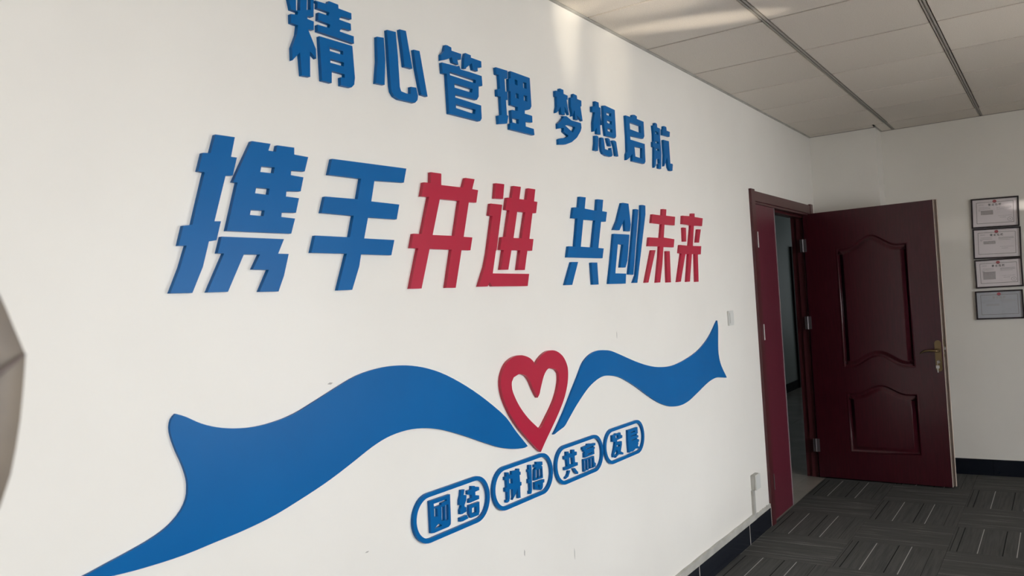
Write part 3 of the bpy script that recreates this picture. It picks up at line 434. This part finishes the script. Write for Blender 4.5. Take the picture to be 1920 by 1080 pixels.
def glyph(key, name, label, cat, m, group=None, sub='stroke'):
    t, pieces = GLYPHS[key]
    cy = sum(q[0] for p in pieces for q in p[0])/sum(len(p[0]) for p in pieces)/1e4
    cz = min(q[1] for p in pieces for q in p[0])/1e4
    def build(p, n):
        loops = [[(q[0]/1e4-cy, q[1]/1e4-cz) for q in l] for l in p]
        return prism(n, loops, .0003, t, (1, 2))
    if len(pieces) == 1:
        o = link(name, build(pieces[0], name), m, label=label, cat=cat, group=group)
    else:
        o = empty(name, label=label, cat=cat, group=group)
        for p in pieces: link(sub, build(p, sub), m, o)
    o.location = (0, cy, cz); return o
G1 = 'raised blue characters of the top row'; G2 = 'large raised characters of the middle row'; G3 = 'small raised blue characters inside the oval frames'
for key, lab in (('jing', 'raised blue character 精, first of the top row, cut off by the photo edge'), ('xin', 'raised blue character 心 with separate dots, second in the top row'),
                 ('guan', 'raised blue character 管, third in the top row between 心 and 理'), ('li', 'raised blue character 理, fourth in the top row before the wide gap'),
                 ('meng', 'raised blue character 梦, fifth in the top row, just after the wide gap'), ('xiang', 'raised blue character 想, sixth in the top row between 梦 and 启'),
                 ('qi', 'raised blue character 启, seventh in the top row next to the last'), ('hang', 'raised blue character 航, last and smallest-looking of the top row')):
    glyph(key, 'wall_character', lab, 'letter', M_BLUE, G1)
for key, lab, m in (('xie', 'largest raised blue character 携, leftmost of the middle row', M_BLUE), ('shou', 'large raised blue character 手, second in the middle row', M_BLUE),
                    ('bing', 'raised red character 并, first red one in the middle row', M_RED), ('jin', 'raised red character 进, second red one of the middle row before the gap', M_RED),
                    ('gong', 'raised blue character 共 with two separate feet, just after the gap in the middle row', M_BLUE), ('chuang', 'raised blue character 创 between 共 and the red 未', M_BLUE),
                    ('wei', 'raised red character 未, next to last in the middle row', M_RED), ('lai', 'raised red character 来, rightmost of the middle row nearest the door', M_RED)):
    glyph(key, 'wall_character', lab, 'letter', m, G2)
for key, lab in (('tuan', 'small blue character 团 in the leftmost oval frame'), ('jie', 'small blue character 结, right one in the leftmost oval frame'),
                 ('pin', 'small blue character 拼, left one in the second oval frame'), ('bo', 'small blue character 搏, right one in the second oval frame'),
                 ('gong_s', 'small blue character 共, left one in the third oval frame'), ('ying', 'small dense blue character 赢, right one in the third oval frame'),
                 ('fa', 'small blue character 发, left one in the rightmost oval frame'), ('zhan', 'small blue character 展, right one in the rightmost oval frame')):
    glyph(key, 'wall_character', lab, 'letter', M_BLUE, G3)
glyph('ribbon_left', 'wall_ribbon', 'long blue wave-shaped ribbon on the wall left of the red heart', 'wall decoration', M_BLUE, 'blue ribbons either side of the heart')
glyph('ribbon_right', 'wall_ribbon', 'shorter blue wave-shaped ribbon on the wall right of the red heart', 'wall decoration', M_BLUE, 'blue ribbons either side of the heart')
glyph('heart', 'wall_heart', 'raised red open heart on the wall between the two blue ribbons', 'wall decoration', M_RED)
def stadium(w_, h_, n=18):
    r = h_/2; out = []
    for i in range(n+1): a = -PI/2+PI*i/n; out.append((w_/2-r+r*math.cos(a), r*math.sin(a)))
    for i in range(n+1): a = PI/2+PI*i/n; out.append((-w_/2+r+r*math.cos(a), r*math.sin(a)))
    return out
for (a, b, lab) in ((1.782, 2.164, 'leftmost blue oval frame on the wall, around 团结'), (2.181, 2.565, 'second blue oval frame from the left, around 拼搏, under the heart tip'),
                    (2.583, 2.965, 'third blue oval frame from the left, around 共赢'), (2.978, 3.362, 'rightmost blue oval frame on the wall, around 发展')):
    o = link('oval_frame', prism('oval_frame', [stadium(b-a, .147), stadium(b-a-.030, .147-.026)[::-1]], .0003, .010, (1, 2)), M_BLUE, label=lab, cat='wall decoration', group='blue oval frames under the ribbon')
    o.location = (0, (a+b)/2, .8695)

# ------------------------------------------------------------------ electrical fittings
sw = empty('light_switch', (0, 4.624, 1.334), label='white single rocker light switch on the wall left of the doorway', cat='switch')
link('plate', bxm('plate', [((0, -.043, -.043), (.009, .043, .043))], .002), M_WHITE, sw)
link('rocker', bxm('rocker', [((.009, -.026, -.030), (.0125, .036, .030))], .001), M_WHITE, sw)
so = empty('socket_box', (0, 4.843, .34), label='off-white surface socket box low on the wall beside the doorway', cat='socket')
link('box_body', bxm('box_body', [((0, -.043, -.045), (.026, .043, .045))], .003), M_DUCT, so)
link('face_plate', bxm('face_plate', [((.026, -.043, -.045), (.034, .043, .045))], .003), M_WHITE, so)
cd = empty('cable_duct', (0, 4.81, .12), label='old off-white cable trunking running along the top of the baseboard up to the socket', cat='trunking')
box('duct', (.0003, -.018, .032), (.014, .018, .175), M_DUCT, cd, bev=.001)
random.seed(3)
def rough(y0, y1, zb, zt, n, amp):
    top = [(y0+(y1-y0)*i/n, zt+random.uniform(-amp, amp)) for i in range(n+1)]
    return [(y0, zb), (y1, zb)] + top[::-1]
link('duct', prism('duct', [rough(-8.3, .02, 0, .034, 90, .002)], .0003, .016, (1, 2)), M_DUCT, cd)
link('sealant', prism('sealant', [rough(.02, .318, 0, .020, 24, .004)], .0003, .009, (1, 2)), M_DUCT, cd)

# small scuffs in the wall paint
M_SCUFF = mat('scuff', (.42, .40, .37), .8)
WL = bpy.data.objects['wall_left']
for (y, z, a, b) in ((1.50, 1.31, .010, .003), (3.17, 1.33, .002, .016), (2.70, .52, .002, .022), (1.60, .84, .008, .002), (2.36, .62, .003, .012)):
    link('scuff', prism('scuff', [[(y-a, z-b*.3), (y+a*.2, z-b), (y+a, z+b*.4), (y-a*.1, z+b)]], .0001, .0006, (1, 2)), M_SCUFF, WL)

# ------------------------------------------------------------------ framed certificates
def textmesh(s, size):
    c = bpy.data.curves.new('t', 'FONT'); c.body = s; c.size = size; c.align_x = 'CENTER'; c.align_y = 'CENTER'; c.offset = size*.02; c.resolution_u = 2
    o = bpy.data.objects.new('t', c); COL.objects.link(o); bpy.context.view_layer.update()
    me = bpy.data.meshes.new_from_object(o); bpy.data.objects.remove(o); return me
title = textmesh('营 业 执 照', .0175); title.transform(Matrix.Rotation(PI/2, 4, 'X'))
def certificate(xc, zc, w_, h_, tilt, lab, blue, para, stamp, seed):
    rnd = random.Random(seed)
    o = empty('framed_certificate', (xc, YB, zc), label=lab, cat='certificate', group='framed certificates on the back wall'); o.rotation_euler.y = tilt
    b = .0105
    def rect(a, c): return [(-a, -c), (a, -c), (a, c), (-a, c)]
    link('frame', prism('frame', [rect(w_/2, h_/2), rect(w_/2-b, h_/2-b)[::-1]], -.020, 0, (0, 2)), M_CFRAME, o)
    paper = box('paper', (-w_/2+b, -.008, -h_/2+b), (w_/2-b, -.001, h_/2-b), M_PAPERB if blue else M_PAPER, o)
    Y = -.0084; W2, H2 = w_/2-.034, h_/2-.030
    ink = M_PALE if blue else M_INK; ln = M_LINE
    z1, z0 = H2, -H2+.004
    link('border', prism('border', [[(-W2, z0), (W2, z0), (W2, z1), (-W2, z1)], [(-W2+.0028, z0+.0028), (-W2+.0028, z1-.0028), (W2-.0028, z1-.0028), (W2-.0028, z0+.0028)]], Y, Y+.0002, (0, 2)), ln, paper)
    # emblem: red roundel over a ribbon base
    em = [(.0125*(1+.05*math.cos(10*a))*math.cos(a), z1+.003+.0115*(1+.05*math.cos(10*a))*math.sin(a)) for a in [2*PI*i/60 for i in range(60)]]
    e = link('emblem', prism('emblem', [em], Y-.0004, Y, (0, 2)), M_PRED, paper)
    link('emblem_base', prism('emblem_base', [[(-.008, z1-.010), (.008, z1-.010), (.006, z1-.004), (-.006, z1-.004)]], Y-.0008, Y-.0004, (0, 2)), M_LINE, paper)
    tm = title.copy(); tm.materials.clear(); tm.materials.append(M_PALE if blue else M_INK2)
    t = link('title', tm, None, paper); t.location = (0, Y-.0002, z1-.022)
    rows = []
    def line(x0, x1, z, hh): rows.append(((x0, Y-.0001, z-hh), (x1, Y+.0001, z+hh)))
    def dash(x0, x1, z, hh):
        x = x0
        while x < x1: d = rnd.uniform(.003, .010); line(x, min(x+d, x1), z, hh); x += d+.0015
    for (x0, x1, z, hh) in ((-W2+.016, -W2+.046, z1-.018, .0009), (-W2+.02, -.03, z1-.040, .0009), (-W2+.014, -.028, z1-.050, .0009), (-W2+.014, -W2+.028, z1-.060, .0016),
                            (.012, W2-.012, z1-.040, .0010), (.012, W2-.012, z1-.048, .0014), (.012, W2-.03, z1-.058, .0008), (.03, .07, z0+.040, .0008), (.02, W2-.014, z0+.052, .0006)): dash(x0, x1, z, hh)
    link('small_print', bxm('small_print', rows), ink, paper, kind='stuff')
    rows = []; x0, x1, za, zb = para; z = za
    while z > zb: dash(x0, x1, z, .0011); z -= .0036
    link('paragraph', bxm('paragraph', rows), ink, paper, kind='stuff')
    if stamp:
        c = (W2-.024, z0+.024); N_ = 40
        ringo = [(c[0]+.0165*math.cos(2*PI*i/N_), c[1]+.0145*math.sin(2*PI*i/N_)) for i in range(N_)]; ringi = [(c[0]+.0150*math.cos(2*PI*i/N_), c[1]+.0130*math.sin(2*PI*i/N_)) for i in range(N_)][::-1]
        star = [(c[0]+(.004 if i % 2 == 0 else .0018)*math.sin(PI*i/5), c[1]+(.004 if i % 2 == 0 else .0018)*math.cos(PI*i/5)) for i in range(10)]
        s1 = link('stamp', prism('stamp', [ringo, ringi], Y-.0002, Y, (0, 2)), M_INK, paper)
        link('stamp', prism('stamp', [star], Y-.0002, Y, (0, 2)), M_INK, paper)
    box('glass', (-w_/2+b-.002, -.016, -h_/2+b-.002), (w_/2-b+.002, -.0145, h_/2-b+.002), M_GLASS, o)
certificate(1.232, 1.954, .306, .222, .030, 'topmost of the four framed certificates on the back wall, with a round stamp', 0, (-.09, -.012, .018, -.012), 1, 1)
certificate(1.230, 1.727, .308, .226, .028, 'second framed certificate from the top, with a short grey paragraph and no round stamp', 0, (-.085, -.008, .016, -.004), 0, 2)
certificate(1.228, 1.505, .305, .213, .0, 'third framed certificate from the top, with a tall grey block and a round stamp', 0, (-.10, -.02, .012, -.042), 1, 3)
certificate(1.219, 1.271, .306, .212, .004, 'lowest framed certificate on the back wall, its paper bluish and faint', 1, (-.085, .0, .006, -.006), 0, 4)

# ------------------------------------------------------------------ white desks added under the windows, beside the camera, bouncing sun to the ceiling
for yd in (-2.0, .4, 3.9):
    dk = empty('bounce_desk', (3.4, yd, 0), label='added white-topped bounce desk under the %s window, outside the photo' % {-2.0: 'rearmost', .4: 'middle', 3.9: 'farthest'}[yd], cat='desk', group='added bounce desks under the windows')
    box('top', (-.75, -.85, .72), (.75, .85, .75), M_WHITED, dk, bev=.003)
    for sx in (-.7, .66):
        for sy in (-.8, .76): box('leg', (sx, sy, 0), (sx+.04, sy+.04, .72), M_STEEL, dk)
    box('modesty_panel', (.66, -.76, .3), (.68, .76, .72), M_WHITED, dk)

# ------------------------------------------------------------------ plant close to the camera at the left edge
PX, PY = .86, -.30
pl = empty('potted_plant', (PX, PY, 0), label='plant whose blurred taupe leaf pokes in at the left edge of the photo', cat='plant')
link('pot', lathe('pot', [(.10, 0), (.105, .01), (.14, .26), (.15, .27), (.15, .30), (.135, .30), (.132, .262), (.13, .26)]), M_POT, pl)
link('soil', lathe('soil', [(.128, .255), (.128, .262)]), M_SOIL, pl)
link('stem', tube('stem', [(0, 0, .26), (.01, .01, .7), (-.01, .02, 1.1), (.0, .03, 1.5), (.02, .04, 1.62)], [.014, .012, .010, .008, .005]), M_STEM, pl)
LEAF = [(1.1969, 0.1808, 1.5075), (1.199, 0.1824, 1.5006), (1.2012, 0.1841, 1.4925), (1.2034, 0.1858, 1.4848), (1.2049, 0.1869, 1.4795), (1.2051, 0.187, 1.4782), (1.2042, 0.1866, 1.4703), (1.2029, 0.186, 1.4603), (1.2011, 0.1851, 1.448), (1.1987, 0.1838, 1.4356), (1.1959, 0.1822, 1.4233), (1.1909, 0.1792, 1.4087), (1.1929, 0.1688, 1.3969), (1.1986, 0.1516, 1.3929), (1.2088, 0.1311, 1.4045), (1.2207, 0.1143, 1.4289), (1.2299, 0.1047, 1.4592), (1.23, 0.1071, 1.4863), (1.2216, 0.122, 1.5103), (1.2118, 0.1421, 1.5262), (1.2033, 0.1635, 1.5274)]
lc = Vector((0, 0, 0))
for v in LEAF: lc += Vector(v)
lc /= len(LEAF)
nrm = (Vector(LEAF[4])-lc).cross(Vector(LEAF[16])-Vector(LEAF[4])+Vector((0, 0, .02))).normalized()
tocam = (Vector((CX, 0, CZ))-lc).normalized()
vs = [Vector(v)-Vector((PX, PY, 0)) for v in LEAF]; cpt = lc - Vector((PX, PY, 0)); n = len(vs)
mid = [cpt+(v-cpt)*.5 - tocam*.006 for v in vs]
V = vs + mid + [cpt-tocam*.010]; V2 = [v - tocam*.0012 for v in V]
F = [(i, (i+1) % n, n+(i+1) % n, n+i) for i in range(n)] + [(n+i, n+(i+1) % n, 2*n) for i in range(n)]
m_ = len(V); F2 = [tuple(a+m_ for a in f[::-1]) for f in F] + [(i, (i+1) % n, m_+(i+1) % n, m_+i) for i in range(n)]
lf = link('leaf', mesh('leaf', V+V2, F+F2, True), M_LEAF, pl)
link('midrib', tube('midrib', [vs[4]+tocam*.001, cpt+(vs[4]-cpt)*.5-tocam*.003, cpt-tocam*.006, cpt+(vs[16]-cpt)*.7-tocam*.004, vs[16]], [.0008, .0016, .002, .003, .003], 8), M_VEIN, lf)
link('petiole', tube('petiole', [vs[16], vs[16]+Vector((-.03, -.03, -.03)), Vector((0, .03, 1.35))], [.003, .003, .004]), M_STEM, pl)
def blade(p0, dirv, L_, wd):
    d = Vector(dirv).normalized(); s = d.cross(Vector((0, 0, 1))).normalized(); vs = []; fs = []; n = 9
    for i in range(n):
        t = i/(n-1); ww = wd*math.sin(PI*min(1, t*.92+.06))**.8; c = Vector(p0)+d*L_*t+Vector((0, 0, -.25*L_*t*t))
        vs += [c-s*ww, c-Vector((0, 0, .012)), c+s*ww]
    for i in range(n-1):
        for k in range(2): fs.append((3*i+k, 3*i+k+1, 3*i+k+4, 3*i+k+3))
    N0 = len(vs); vs += [v-Vector((0, 0, .0012)) for v in vs]; fs += [tuple(a+N0 for a in f[::-1]) for f in fs]
    return mesh('leaf', vs, fs, True)
for (z, dv, L_) in ((1.5, (-.9, -.5, .3), .30), (1.3, (.1, -1, .3), .32), (1.1, (-1, -.2, .2), .34), (.95, (.5, -.9, .2), .34), (1.55, (0, -.6, .6), .26), (.75, (-.6, -.8, .2), .3)):
    link('leaf', blade((0, .02, z), dv, L_, .055), M_LEAF, pl)
